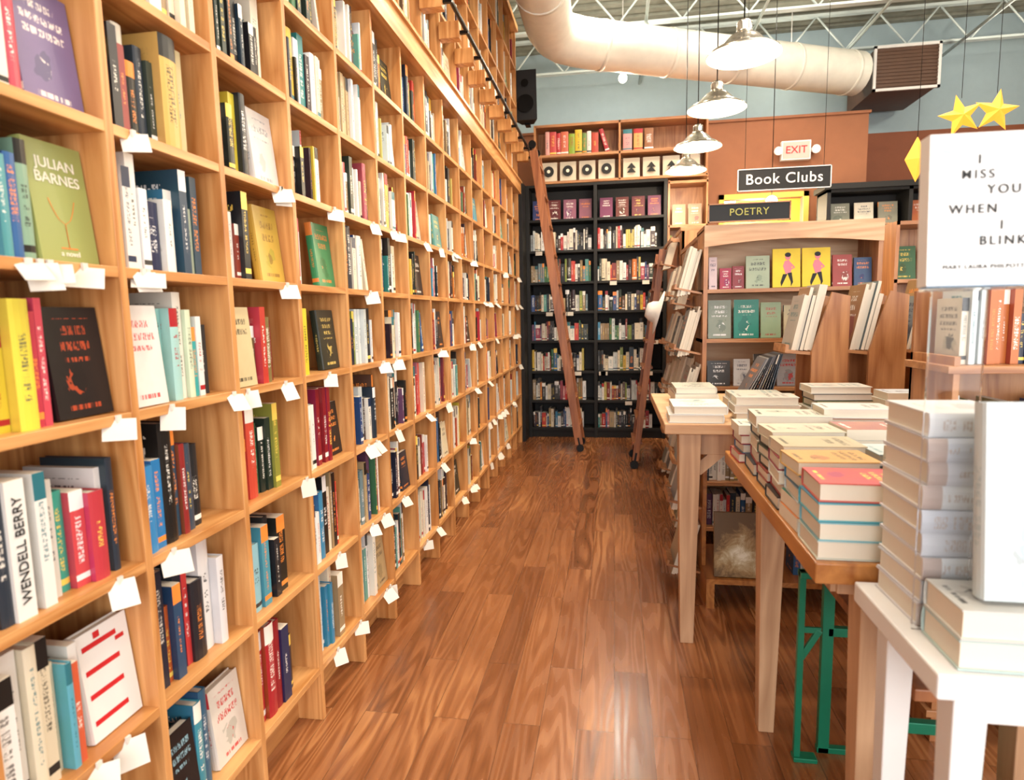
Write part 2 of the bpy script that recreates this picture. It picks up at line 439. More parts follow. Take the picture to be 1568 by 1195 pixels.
b.box(XB, XF+0.05, ya-0.02, yb+0.02, 2.985, 3.005, 1)
b.box(XB, XF+0.03, ya-0.02, yb+0.02, 4.6, 4.66, 1)
b.box(XB-0.02, XB, ya, yb, 0, 4.62, 0)
b.box(-1.2, -1.18, ya, yb, 0, 0.187, 1)
b.box(XB, XF, yb, yb+0.03, 0, 4.62, 0)
b.build(0.0015)
RX, RZ = -0.91, 3.27
b = MB('ladder_rail', [W_V, BLACKM], case)
b.tube((RX, ya, RZ), (RX, yb+0.2, RZ), 0.014, 10, 1)
for k in range(KMIN, KMAX+1):
    y = Y0+k*CW
    b.box(XF, XF+0.13, y-0.035, y+0.035, RZ-0.05, RZ+0.05, 0)
    b.box(XF+0.12, RX+0.012, y-0.012, y+0.012, RZ-0.02, RZ+0.0, 1)
b.build(0.002)

T = lambda *a: [(c, t) for c, t in zip(a[::2], a[1::2])]
HERO = {
 (-1, 5): (T('#D8D2C8', .04, '#C9727A', .03, '#E6E4E0', .035, '#3A3C50', .03, '#DCD8CE', .04, '#B8485A', .03), ('#7C6A92', '#F2E6DC')),
 (-1, 4): (T('#1E2E44', .045, '#274B6A', .03, '#1B2A38', .045, '#2B6F84', .035, '#4E97A0', .03, '#2F5F96', .028, '#7FA08A', .03), ('#949C5A', '#E8E4C8')),
 (-1, 3): (T('#C9C2A8', .03, '#304A2E', .04, '#5A7A46', .03, '#D8C23A', .045, '#E0D048', .05, '#B8384A', .02, '#C84858', .02, '#A83040', .02), ('#1A1618', '#B84A2A')),
 (-1, 2): ([('#E4E1DA', .05), ('#2A3440', .03), ('#E8E6E0', .045, 1), ('#20304A', .02), ('#E4E2DC', .03), ('#D0CCC4', .035), ('#3E9C8A', .035), ('#C9484E', .04), ('#B83A44', .045), ('#E4E0DC', .018), ('#2A3440', .02)], None),
 (-1, 1): (T('#E8E6E2', .05, '#E4E0D8', .04, '#DAD0B8', .03, '#D0C3A8', .03, '#DCD0B4', .025, '#5AA0B4', .018, '#C85A3A', .02, '#E4E2DC', .025), ('#E8E6E2', '#C8202A')),
 (-1, 0): (T('#E4E2DE', .04, '#E8E6E2', .04, '#DAD6CC', .04, '#CCC4B4', .04), None),
 (0, 5): (T('#1A1A1E', .03, '#23222A', .025, '#8A2A2A', .02, '#DCD6C6', .03, '#1C1C1C', .028, '#2A3440', .028, '#38423A', .02, '#C8A458', .06, '#B8A878', .04), None),
 (0, 4): (T('#E8E6E2', .028, '#E4E2DC', .025, '#E6E4DE', .028, '#E6E6E6', .025, '#1C2448', .05, '#E4E2DA', .03, '#3A6A96', .03, '#2B4258', .028, '#8A9A8A', .03, '#3A4E5E', .025), None),
 (0, 3): (T('#8CC0BC', .03, '#A0CAC6', .03, '#E4E0D4', .03, '#CCD8BC', .02, '#3AA0A0', .02, '#E0E0DC', .02, '#24282C', .035), None, ('#EEE9E2', '#C8202A')),
 (0, 2): (T('#3A88C4', .045, '#2A78B4', .03, '#1C1C1C', .045, '#2B4A60', .03, '#8A2A2A', .02, '#3A4858', .03, '#202428', .04), None),
 (0, 1): (T('#3A6A96', .03, '#20283A', .028, '#B85A2A', .02, '#2A4A6A', .03, '#1C2430', .03, '#C03A3A', .02, '#24242A', .05, '#E4E2E0', .045, '#D8D6D8', .03), None),
 (0, 0): (T('#3A8CA0', .03, '#2A5C7A', .03), ('#E4DCD2', '#C8343A'), ('#16181C', '#8AB4C4')),
 (1, 5): (T('#16181A', .03, '#20262A', .03, '#2A2E28', .03, '#C8B83A', .03, '#1A2028', .03), ('#E2DFDA', '#9098A0')),
 (1, 4): (T('#8AA4B0', .02, '#E0DEDA', .028, '#E2E0DC', .025, '#8A3A2A', .02, '#1E2226', .03, '#D8C050', .03), ('#D0A84A', '#8A6A30')),
 (1, 3): (T('#6A5A38', .03, '#B83A30', .03, '#7A6A40', .03, '#A83A28', .025, '#7A2A20', .02), None, ('#D8C49A', '#1A1410')),
 (1, 2): (T('#B8302A', .03, '#B83A30', .035, '#C44A38', .045, '#2E5A3A', .03, '#1E2A24', .03, '#223028', .03, '#8A8A3A', .03), None),
 (1, 1): (T('#7AB4C8', .04, '#94C4D0', .05, '#4A94A8', .04, '#1C2024', .03, '#20242A', .03, '#20221E', .05), None),
 (1, 0): (T('#7A8A6A', .02, '#B02A34', .045, '#A8242E', .05, '#8A1C24', .035, '#1E2A50', .045, '#2A2028', .05), None),
 (2, 4): (T('#C83A4A', .03, '#B84050', .025, '#E0DCD8', .02), ('#3A8A5A', '#D8803A')),
 (2, 3): (T('#3A7AA0', .02, '#DCD8CE', .02, '#D8C83A', .03, '#2A6A4A', .02), ('#2A2E24', '#C8B060')),
}
tagm = MB('shelf_tags', [CARD], case)
lb = Books('shelf_books', case)
prints = MB('cover_prints', [REDP, ORNG, OFFW, INK], case)
def tag(x, y, z, rot=None):
    rot = U(-1.0, -0.15) if rot is None else rot
    w = U(0.05, 0.072); h = U(0.045, 0.06); tl = U(0.2, 0.9)
    M = Matrix.Translation((x, y, z)) @ Matrix.Rotation(rot, 4, 'Z') @ Matrix.Rotation(-tl, 4, 'Y') @ Matrix.Rotation(U(-.12, .12), 4, 'X')
    tagm.box(-0.0006, 0.0006, -w/2, w/2, -h, 0.004, 0, M)
    tagm.box(-0.004, 0.002, -0.006, 0.006, -0.004, 0.012, 0, Matrix.Translation((x, y, z)))
def cubby(k, r, z, zt):
    y0 = Y0+k*CW+0.0125; L = CW-0.025; hm = zt-0.024-z
    hero = HERO.get((k, r)); xo = XF-0.02
    if hero:
        cols, fo = hero[0], hero[1]; fn = hero[2] if len(hero) > 2 else None
        ys = y0+0.003; w = 0.14
        if fn:
            lb.book((xo-0.03, ys, z), (1, 0, 0), (0, 1, 0), 0.03, w*.85, min(hm-0.02, 0.24), fn[0], fn[1], True, tilt=0.08); ys += w*.85+0.006
        tot = sum(c[1]+0.002 for c in cols)
        lim = y0+L-ys-(w+0.01 if fo else 0.03)
        sc = lim/tot if tot > lim else 1.0
        cols = [(c[0], c[1]*sc)+tuple(c[2:]) for c in cols]
        lb.row((xo, ys, z), (0, 1, 0), (-1, 0, 0), 1, hm, cols, 1.0)
        if fo:
            h = min(hm-0.02, 0.245 if r in (1, 4) else .235)
            blank = k == -1 and r in (1, 4)
            args = ((xo-0.05, y0+L-w-0.004, z), (1, 0, 0), (0, 1, 0))
            lb.book(*args, 0.028, w, h, fo[0], fo[1], True, tilt=0.1, blank=blank)
            if blank:
                O, Tv, D, Up = bframe(*args, 0.1)
                pt = lambda bb_, cc, e=0: O+Tv*(0.0288+e)+D*bb_+Up*cc
                def rect(b0, b1, c0, c1, mi, e=0): prints.face([pt(b0, c0, e), pt(b1, c0, e), pt(b1, c1, e), pt(b0, c1, e)], mi)
                if r == 1:
                    for c0 in (.205, .150, .095, .035): rect(.012, .105, c0, c0+.012, 0)
                    rect(.045, .062, .222, .237, 0); rect(.10, .125, .19, .2, 0)
                else:
                    text('JULIAN', .030, pt(w/2, h-.045), D, Up, OFFW, case, 'cover_title', bold=.0002); text('BARNES', .030, pt(w/2, h-.075), D, Up, OFFW, case, 'cover_title', bold=.0002)
                    for s_ in (-1, 1):
                        rect(w/2-.001, w/2+.001, .03, .08, 1)
                        for q in range(6):
                            a0 = q/6; a1 = (q+1)/6
                            prints.face([pt(w/2+s_*.03*math.sqrt(a0), .08+.05*a0), pt(w/2+s_*(.03*math.sqrt(a0)+.002), .08+.05*a0), pt(w/2+s_*(.03*math.sqrt(a1)+.002), .08+.05*a1), pt(w/2+s_*.03*math.sqrt(a1), .08+.05*a1)], 1)
                    rect(w/2-.02, w/2+.02, .028, .031, 1)
                    text('a novel', .016, pt(w/2, .018), D, Up, OFFW, case, 'cover_title')
        return
    if R() < 0.2:
        w = U(0.12, 0.15); h = min(hm-0.02, U(0.2, 0.24))
        x = lb.row((xo, y0+0.002, z), (0, 1, 0), (-1, 0, 0), L-w-0.01, hm, None, 1.0)
        lb.book((xo-U(0.02, 0.06), y0+L-w-0.004, z), (1, 0, 0), (0, 1, 0), U(0.015, 0.03), w, h, None, None, None, tilt=0.1)
    else:
        x = lb.row((xo, y0+0.002, z), (0, 1, 0), (-1, 0, 0), L, hm, None, U(0.62, 0.98))
        if L-x > 0.09 and R() < 0.6:
            h = min(hm*0.85, 0.23); t = U(0.015, 0.03); an = 0.22
            O = Vector((xo-0.015, y0+x+h*math.sin(an)+0.004, z+0.0))
            lb.book(O, (0, 1, 0), (-1, 0, 0), t, 0.15, h, None, None, None, tilt=an)
for k in range(KMIN, KMAX):
    for r in range(8):
        cubby(k, r, LV[r], LV[r+1] if r < 7 else 2.89)
        nt = random.choice([0, 0, 1, 1, 2]) if r < 6 else 0
        for _ in range(nt):
            tag(XF+0.004, Y0+(k+U(0.1, 0.95))*CW, LV[r]-0.012)
    for r in range(4): cubby(k, 20+r, UV_[r], UV_[r+1])
for (y, z) in ((1.06, 1.625), (1.14, 1.625), (1.19, 1.30), (1.36, 1.30), (0.98, .58), (1.05, .58), (1.13, .58)):
    tag(XF+0.004, y, z-0.012, -0.8)
lb.build(); tagm.build(); prints.build()
text('WENDELL BERRY', 0.027, (XF-0.0185, 0.958, 1.08), (0, 0, 1), (0, -1, 0), INK, case, 'spine_title')

# ------------------------------------------------------------------ black bookcase at the end of the aisle
YB = 7.5
bc = empty('black_bookcase')
b = MB('frame', [BLACK], bc)
BL = [0.12, .46, .82, 1.19, 1.54, 1.89, 2.26, 2.62, 3.02]
for x in (-1.02, -0.22, 0.58): b.box(x-0.02, x+0.02, YB, YB+0.32, 0, 3.02)
for z in BL: b.box(-1.04, 0.6, YB+0.003, YB+0.32, z-0.03, z)
b.box(-1.04, 0.6, YB+0.3, YB+0.33, 0, 3.02); b.box(-1.04, 0.6, YB+0.03, YB+0.05, 0, 0.1)
b.box(-1.1, -1.04, yb+0.04, YB+0.32, 0, 3.02)
b.build(0.002)
bb = Books('shelf_books', bc)
for c, x0 in enumerate((-1.0, -0.2)):
    for r in range(7):
        bb.row((x0+0.005, YB+0.05, BL[r]), (1, 0, 0), (0, 1, 0), 0.76, (BL[r+1]-BL[r]-0.06)*.95, None, U(0.85, 0.99), big=1.15)
    for i in range(4):
        bb.book((x0+0.03+i*0.185, YB+0.12, BL[7]), (0, -1, 0), (1, 0, 0), 0.02, 0.15, 0.24, random.choice(['#7A3A5A', '#6A7A4A', '#986070', '#3A4A7A', '#887860', '#6A2A2A', '#2A3A6A']), None, True, tilt=0.12)
bb.build()
b = MB('shelf_tags', [CARD], bc)
for _ in range(12):
    x = U(-0.95, 0.5); z = random.choice(BL[1:7]); b.box(x, x+0.08, YB-0.005, YB, z-0.055, z-0.01)
b.build()
oc = empty('oak_top_bookcase')
b = MB('frame', [W_DV, W_DX], oc)
for z in (3.06, 3.36, 3.70): b.box(-0.92, 1.05, YB+0.02, YB+0.32, z-0.03, z, 1)
for x in (-0.92, 0.06, 1.03): b.box(x-0.012, x+0.012, YB+0.02, YB+0.32, 3.04, 3.70, 0)
b.box(-0.92, 1.05, YB+0.3, YB+0.33, 3.03, 3.72, 0)
b.build(0.002)
ob = Books('shelf_books', oc)
x = -0.8
for c in ['#D8A098', '#C04A4A', '#B83038', '#C86A50', '#8AA83A', '#D8B83A', '#6A8A4A', '#E0DED6', '#B84A3A']:
    t = U(.04, .1); ob.book((x, YB+0.06, 3.36), (1, 0, 0), (0, 1, 0), t, 0.18, U(.22, .28), c, None, True); x += t+0.004
ob.book((x+0.08, YB+0.06, 3.36), (1, 0, 0), (0, 1, 0), .05, .18, .27, '#A8303A', None, True, tilt=0.3)
for i in range(3): ob.book((0.1+i*0.12, YB+0.06, 3.36), (1, 0, 0), (0, 1, 0), .1, .18, .24, ['#D89090', '#C8985A', '#8A5A3A'][i], None, True)
for i in range(8):
    ob.book((-0.86+i*0.225+(0.06 if i > 3 else 0), YB+0.1, 3.06), (0, -1, 0), (1, 0, 0), .02, .19, .23, '#D4CAB4', '#8A8070', True, tilt=0.1, blank=True)
ob.build()
os_ = empty('oak_side_bookcase')
b = MB('frame', [W_DV, W_DX], os_)
for z in (0.12, .5, .9, 1.3, 1.7, 2.1, 2.5, 2.99): b.box(0.61, 1.05, YB+0.02, YB+0.32, z-0.03, z, 1)
b.box(0.605, 0.63, YB+0.02, YB+0.32, 0, 3.0, 0); b.box(1.03, 1.05, YB+0.02, YB+0.32, 0, 3.0, 0); b.box(0.61, 1.05, YB+0.3, YB+0.33, 0, 2.99, 0)
b.build(0.002)
osb = Books('shelf_books', os_)
for z in (.12, .5, .9, 1.3, 1.7, 2.1): osb.row((0.635, YB+0.06, z), (1, 0, 0), (0, 1, 0), 0.39, .33, None, .95)
for i in range(2): osb.book((.66+i*.18, YB+.1, 2.5), (0, -1, 0), (1, 0, 0), .02, .15, .24, '#A89070', None, True, tilt=.1)
osb.build()
b = MB('disc_emblems', [INK, OFFW], oc)
for i in range(4):
    cx = -0.765+i*0.225
    b.tube((cx, YB+0.06, 3.18), (cx, YB+0.072, 3.18), 0.06, 20); b.tube((cx, YB+0.056, 3.18), (cx, YB+0.06, 3.18), 0.02, 12, 1)
for i in range(4, 7):
    cx = -0.705+i*0.225
    for s_ in (0, .05): b.prism([(cx-.05, YB+0.06, 3.12+s_), (cx+.05, YB+0.06, 3.12+s_), (cx, YB+0.062, 3.18+s_)], (0, .01, 0))
b.build()

sp = MB('wall_speaker', [BLACK, BLACKM])
P = [(-1.12, 7.28), (-0.86, 7.28), (-0.92, 7.46), (-1.06, 7.46)]
z0, z1 = 3.70, 4.22
lo = [(x, y, z0) for x, y in P]; hi = [(x, y-0.05, z1) for x, y in P]
sp.face(lo[::-1], 0); sp.face(hi, 0)
for i in range(4): sp.face([lo[i], lo[(i+1) % 4], hi[(i+1) % 4], hi[i]], 0)
sp.tube((-0.99, 7.27, 3.87), (-0.99, 7.245, 3.87), 0.09, 20, 1, 0.1); sp.tube((-0.99, 7.25, 4.08), (-0.99, 7.225, 4.08), 0.035, 16, 1, 0.045)
sp.box(-1.02, -0.96, 7.4, 7.52, 3.68, 3.76, 1)
sp.build(0.004)

# ------------------------------------------------------------------ ladders
def ladder(name, foot, top, ys, n=9, hook=True, w=.085):
    e = empty(name); b = MB('stiles', [W_LAD], e); f = Vector(foot); t = Vector(top)
    d = (t-f).normalized(); f2 = f+d*0.08
    for y in ys:
        b.beam((f2.x, y, f2.z), (t.x, y, t.z), 0.028, w)
    for i in range(n):
        p = f2+(t-f2)*((i+0.7)/(n+0.2)); b.box(p.x-0.05, p.x+0.05, ys[0], ys[1], p.z-0.012, p.z+0.012)
    b.build(0.002)
    b = MB('wheels', [BLACKM], e)
    for y in ys:
        b.tube((f.x, y-0.02, 0.04), (f.x, y+0.02, 0.04), 0.04, 18)
        b.beam((f.x, y, 0.05), (f.x+d.x*0.16, y, 0.16*d.z), 0.035, 0.02)
        if hook:
            sx = -1 if d.x < 0 else 1
            b.tube((t.x, y, t.z-0.05), (t.x+0.04*sx, y, t.z+0.05), 0.012, 8)
            b.tube((t.x+0.01*sx, y-0.015, t.z+0.06), (t.x+0.01*sx, y+0.015, t.z+0.06), 0.04, 14)
    b.build()
ladder('rolling_ladder', (-0.37, 0, 0), (-0.84, 0, 3.22), (6.72, 7.1), 10)
ladder('rolling_ladder', (0.19, 0, 0), (0.44, 0, 2.08), (6.0, 6.5), 8, hook=False, w=.06)

# ------------------------------------------------------------------ poetry case + long fixture
px0, px1, py = 0.54, 1.55, 4.0
pc = empty('poetry_bookcase')
b = MB('frame', [W_DV, W_DX, W_PALE], pc)
PL = [0.12, 0.42, 0.72, 1.03, 1.33, 1.635]
b.box(px0, px0+0.025, py, py+0.34, 0, 2.0, 0); b.box(px1-0.025, px1, py, py+0.34, 0, 2.0, 0)
for z in PL: b.box(px0, px1, py+0.004, py+0.34, z-0.022, z, 1)
b.box(px0, px1, py+0.32, py+0.35, 0, 2.02, 2); b.box(px0, px1, py-0.004, py+0.34, 1.99, 2.02, 1)
n = 16; W = px1-px0
for i in range(n):
    a0, a1 = i/n, (i+1)/n
    zz = lambda a: 1.89+0.035*math.sin(math.pi*a)
    X0, X1 = px0+W*a0, px0+W*a1
    b.prism([(X0, py+0.012, zz(a0)), (X1, py+0.012, zz(a1)), (X1, py+0.012, 2.02), (X0, py+0.012, 2.02)][::-1], (0, -.02, 0), 2)
b.build()
pb = Books('shelf_books', pc)
fo = lambda x, z, w, h, c, c2=None, hard=True, y=py+0.06: pb.book((x, y+0.02, z), (0, -1, 0), (1, 0, 0), .018, w, h, c, c2, hard, tilt=0.12)
z = 1.635
for x, w, h, c in ((0.58, .05, .2, '#D8C0C0'), (.645, .07, .13, '#A82838'), (.72, .07, .14, '#8A2A30'), (.80, .14, .2, '#A8B498'),
                   (1.30, .11, .19, '#A8403A'), (1.42, .10, .17, '#3A5A7A')):
    fo(x, z, w, h, c)
z = 1.33
for x, w, h, c in ((.58, .14, .24, '#8A9484'), (.735, .15, .24, '#1F8A78'), (.895, .12, .22, '#9AB08A'), (1.03, .14, .2, '#C8B898'), (1.19, .14, .2, '#3A3A3A'), (1.35, .14, .22, '#8A7A5A')): fo(x, z, w, h, c)
z = 1.03
for x, w, h, c in ((.58, .14, .16, '#2A2420'), (.74, .10, .17, '#C8C8C8'), (.86, .13, .2, '#3A3A3A'), (1.0, .14, .2, '#9A9AA0')): fo(x, z, w, h, c)
for zz in PL[:3]: pb.row((px0+0.03, py+0.04, zz), (1, 0, 0), (0, 1, 0), 0.93, .27, None, .97)
pb.build()
PINK = plain('pink_print', '#D87A8A', 0.5); YCOV = plain('yellow_cover', '#E2C522', 0.45)
for x in (0.955, 1.125):
    e = empty('yellow_picture_book'); b = MB('book', [YCOV, PINK, INK, WHITE], e)
    M = Matrix.Translation((x, py+0.05, 1.639)) @ Matrix.Rotation(-0.12, 4, 'X')
    b.box(0, .16, 0, .015, 0, .235, 0, M); b.box(.003, .157, .004, .011, -.0, .2355, 3, M)
    def poly(pts, mi, d=0.0012):
        b.face([M @ Vector((p[0], -d, p[1])) for p in pts], mi)
    poly([(.06, .13), (.075, .08), (.105, .085), (.11, .13), (.095, .165), (.07, .16)], 1)
    poly([(.06, .08), (.045, .03), (.05, .005), (.062, .03), (.085, .08)], 2, .0014)
    poly([(.085, .085), (.105, .03), (.105, .005), (.118, .03), (.11, .09)], 2, .0014)
    poly([(.1, .155), (.13, .12), (.1, .1), (.1, .11), (.12, .12), (.095, .14)], 1, .0016)
    c = (.088, .185)
    poly([(c[0]+.016*math.cos(t*math.pi/6), c[1]+.02*math.sin(t*math.pi/6)) for t in range(12)], 1, .0016)
    poly([(c[0]+.018*math.cos(t*math.pi/6), c[1]+.012+.014*math.sin(t*math.pi/6)) for t in range(12)], 2, .002)
    b.build()
def sign(name, cx, cy, cz, w, h, st, size, mat, hang=None, shear=0.0, frame=None):
    e = empty(name); b = MB('board', [BLACK, frame or W_DX, BLACKM], e)
    b.box(cx-w/2, cx+w/2, cy, cy+0.012, cz-h/2, cz+h/2, 0)
    fw = 0.007
    for x0, x1, z0, z1 in ((-w/2, w/2, h/2-fw, h/2), (-w/2, w/2, -h/2, -h/2+fw), (-w/2, -w/2+fw, -h/2, h/2), (w/2-fw, w/2, -h/2, h/2)):
        b.box(cx+x0, cx+x1, cy-0.006, cy+0.01, cz+z0, cz+z1, 1)
    if hang:
        for s_ in (-1, 1): b.tube((cx+s_*w*0.42, cy+0.006, cz+h/2), (cx+s_*w*0.42, cy+0.006, hang), 0.002, 6, 2)
    b.build()
    text(st, size, (cx, cy-0.004, cz), (1, 0, 0), (0, 0, 1), mat, e, shear=shear, bold=size*0.005, space=1.1)
GCH = plain('olive_chalk', '#A9A45A', 0.8)
sign('poetry_sign', 0.79, 3.97, 2.085, 0.47, 0.11, 'POETRY', 0.058, GCH)
sign('book_clubs_sign', 1.47, 5.95, 2.65, 0.78, 0.19, 'Book Clubs', 0.125, CHALK, hang=4.74, shear=0.0, frame=CHALK)

lf = empty('long_bookcase')
b = MB('frame', [W_DV, W_DX], lf)
lx0, lx1, ly0, ly1 = 0.56, 0.98, 4.40, 6.95; lm = 5.5
for a, c, h_ in ((ly0, lm, 1.98), (lm, ly1, 2.18)):
    b.box(lx0, lx0+0.025, a, c, 0, h_, 0); b.box(lx1-0.02, lx1, a, c, 0, h_, 0)
    b.box(lx0, lx1, a, a+0.025, 0, h_, 0); b.box(lx0, lx1, c-0.025, c, 0, h_, 0)
    b.box(lx0-0.01, lx1+0.01, a, c+0.01, h_, h_+.03, 1)
b.box(0.47, 0.49, lm, ly1, 2.1, 2.13, 1)
for y in (5.6, 6.2, 6.8): b.box(0.49, lx0, y, y+0.03, 2.1, 2.13, 1)
b.build(0.002)
tb_ = Books('top_books', lf)
tb_.row((.6, 5.55, 2.21), (0, 1, 0), (1, 0, 0), 1.2, .28, None, .95)
tb_.build()
LEDGE_COLS = ['#A8A8A4', '#989CA0', '#7A8A90', '#C4C2BC', '#A89C88', '#4A5A60', '#CECCC6', '#BDB8AC']
def ledge(dl, db, x, y, z, wd, n=3, h=0.22, proj=0.15, tl=.28):
    M = Matrix.Translation((x, y, z)) @ Matrix.Rotation(0.22, 4, 'Y')
    dl.box(-proj, 0, -wd/2, wd/2, -0.012, 0, 1, M); dl.box(-proj-0.012, -proj, -wd/2, wd/2, -0.012, 0.02, 1, M)
    t0 = -0.075
    for i in range(n):
        t = U(.010, .018); w = U(.85, 1.0)*wd; hh = h*U(.92, 1.1)
        if abs(t0)+t > proj: break
        db.book((x+t0, y+w/2, z+0.22*t0*0.9+.004), (-1, 0, 0), (0, -1, 0), t, w, hh, random.choice(LEDGE_COLS), None, False, tilt=.26, blank=(R() < .35))
        t0 -= t+0.001
dl = MB('display_ledges', [W_DV, W_DX], pc); db = Books('display_books', pc)
for z in (.12, .50, .88, 1.24, 1.62): ledge(dl, db, px0, 4.17, z, .24, 5, .29, .16)
dl.build(); db.build()
dl = MB('display_ledges', [W_DV, W_DX], lf); db = Books('display_books', lf)
for y in (4.62, 5.0, 5.4, 5.8):
    for z in (0.10, 0.48, 0.85, 1.22, 1.58, 1.9):
        if y < lm and z > 1.7: continue
        if R() < 0.85: ledge(dl, db, lx0, y+U(-.04, .04), z+U(-.05, .05), U(.19, .25), random.choice([3, 4, 5]), U(.24, .31))
dl.build(); db.build()
b = MB('white_sun_hat', [WHITE])
b.lathe([(0.001, .1), (.05, .095), (.075, .06), (.085, .02), (.17, .0), (.17, -.004), (.08, .014)], (0, 0, 0), 28)
o = b.build(); o.matrix_world = Matrix.Translation((0.335, 4.95, 1.5)) @ Matrix.Rotation(math.radians(-75), 4, 'Y')

# ------------------------------------------------------------------ tables
def table(name, x0, x1, y0, y1, zt, th, legs, lw, mtop, mleg, apron=0.09):
    e = empty(name); b = MB('top', [mtop], e); b.box(x0, x1, y0, y1, zt-th, zt); b.build(0.004)
    b = MB('legs', [mleg], e)
    for (lx, ly) in legs: b.taper(lx, ly, 0, zt-th, lw*0.62, lw, 0)
    xs = sorted(set(l[0] for l in legs)); ys = sorted(set(l[1] for l in legs))
    za, zb = zt-th-apron, zt-th
    b.box(xs[0], xs[-1], ys[0]-0.012, ys[0]+0.012, za, zb); b.box(xs[0], xs[-1], ys[-1]-0.012, ys[-1]+0.012, za, zb)
    b.box(xs[0]-0.012, xs[0]+0.012, ys[0], ys[-1], za, zb); b.box(xs[-1]-0.012, xs[-1]+0.012, ys[0], ys[-1], za, zb)
    b.build(0.003)
    return e
t1 = table('display_table', .215, 1.62, 2.72, 3.78, 1.02, .045, [(.325, 2.79), (1.52, 2.79), (.45, 3.70), (1.52, 3.70)], .095, W_PALE, W_TAB, .1)
t2 = table('display_table', .45, 1.05, 1.44, 2.62, .93, .05, [(.535, 2.2), (.62, 1.56), (.97, 2.2), (.97, 1.56)], .085, W_TOP, W_TAB, .07)
b = MB('corner_brace', [W_TAB], t1); b.beam((.36, 2.79, .80), (.47, 2.79, .90), .02, .05, 0); b.build()

s1 = Books('book_stacks', t1)
wh = ['#D8D8D4', '#E0DED8', '#C8C4B8', '#CCD2D4']
s1.stack(.36, 2.87, 1.021, 2, .24, .25, 178, .036, wh, ja=2)
s1.stack(.38, 3.14, 1.021, 4, .2, .25, 182, .03, ['#B89060', '#D0CCC0', '#8A6A4A', '#C0BCB0'])
s1.stack(.655, 2.86, 1.021, 3, .16, .27, -92, .036, wh+['#8AA0A8'], ja=2)
s1.stack(.95, 2.87, 1.021, 5, .16, .24, -88, .03, ['#2A2A2A', '#C8C4B8', '#7A8A5A'])
s1.stack(1.25, 2.9, 1.021, 4, .16, .24, -90, .03, wh); s1.stack(1.5, 2.88, 1.021, 5, .15, .2, -90, .03)
s1.stack(.66, 3.12, 1.021, 3, .16, .24, -90, .03, wh); s1.stack(.42, 3.45, 1.021, 2, .16, .24, -90, .03)
for i in range(10):
    s1.book((.66+i*.016, 3.42, 1.022), (1, 0, 0), (0, 1, 0), .006, .2, .26, random.choice(['#2A2A30', '#6A6A70', '#989898', '#3A4A5A']), None, False, tilt=-0.5+i*0.03)
s1.build()
b = MB('low_shelf', [W_TOP], t1); b.box(.46, 1.42, 3.12, 3.62, .13, .155); b.box(.46, .5, 3.12, 3.62, 0, .13); b.box(1.38, 1.42, 3.12, 3.62, 0, .13); b.box(.46, .48, 3.3, 3.62, .155, .8); b.build()
dl = MB('display_ledges', [W_DV, W_DX], t1); db = Books('display_books', t1)
ledge(dl, db, .46, 3.46, .10, .24, 5, .27, .17); ledge(dl, db, .46, 3.46, .46, .24, 5, .27, .17)
dl.build(); db.build()
def photo_mat():
    m = NT('autumn_tree_photo'); x, y, z = m.sep(m.objco())
    n = m.noise(m.objco((14, 14, 14)), 1, 6, 0.5, .7)
    dx = m.m('SUBTRACT', x, 0.64); dz = m.m('SUBTRACT', z, 0.27)
    r = m.m('SQRT', m.m('ADD', m.mul(dx, dx), m.mul(dz, dz)))
    f = m.m('ADD', m.mul(n, 1.0), m.m('SUBTRACT', 0.25, m.mul(r, 3.0)))
    m.base(m.ramp(f, [(0.3, hx('#6A5030')), (0.48, hx('#A88A5C')), (0.64, hx('#D0C4A0')), (0.78, hx('#F4F0DC'))])); m.rough(.5)
    return m.mat
b = MB('framed_tree_photo', [photo_mat(), W_TOP])
M = Matrix.Translation((.50, 3.145, .16)) @ Matrix.Rotation(-0.12, 4, 'X')
b.box(0, .27, 0, .02, 0, .33, 0, M)
b.build(0.002)
ub = Books('lower_books', t1)
ub.row((.9, 3.2, .156), (1, 0, 0), (0, 1, 0), .42, .3, None, .95); ub.build()

s2 = Books('book_stacks', t2); Z2 = .931
s2.stack(.56, 1.535, Z2, 4, .155, .20, -91, .044, ['#C8CCC0', '#7AB0BC', '#4A9CAC', '#C0574C'], jit=.004, ja=1, hard=True)
s2.stack(.565, 1.72, Z2, 5, .155, .2, -90, .036, ['#C8743A', '#2E8A7A', '#C8D0D0', '#3A7A9A', '#C8A060'], jit=.008)
s2.stack(.575, 1.90, Z2, 5, .155, .22, -91, .037, ['#2A2A2A', '#A83A3A', '#D0CCC0', '#8A2A3A', '#B8A890'], hard=True)
s2.stack(.59, 2.08, Z2, 6, .155, .23, -89, .032, ['#1E2A38', '#8A2A2A', '#222222', '#3A4A3A', '#2A2A2A', '#C8C0A8'], hard=True)
s2.stack(.61, 2.28, Z2, 5, .17, .25, -92, .042, ['#24303A', '#A83A3A', '#D8D0C0', '#2A3A4A', '#C8C4B8'], hard=True)
s2.stack(.56, 2.48, Z2, 4, .15, .19, -88, .035, ['#A82A3A', '#4A6A8A', '#8A2A2A', '#D8D4C8'])
for yy in (1.53, 1.71, 1.89, 2.08, 2.28, 2.48):
    s2.stack(.82, yy, Z2, random.choice([5, 6, 7]), .15, .22, -90, .033, ['#C8CCD0', '#3A7A9A', '#D8D4C8', '#2A3A4A', '#B8C4C8', '#A87860', '#D0D0CC'], hard=(R() < .6))
s2.build()

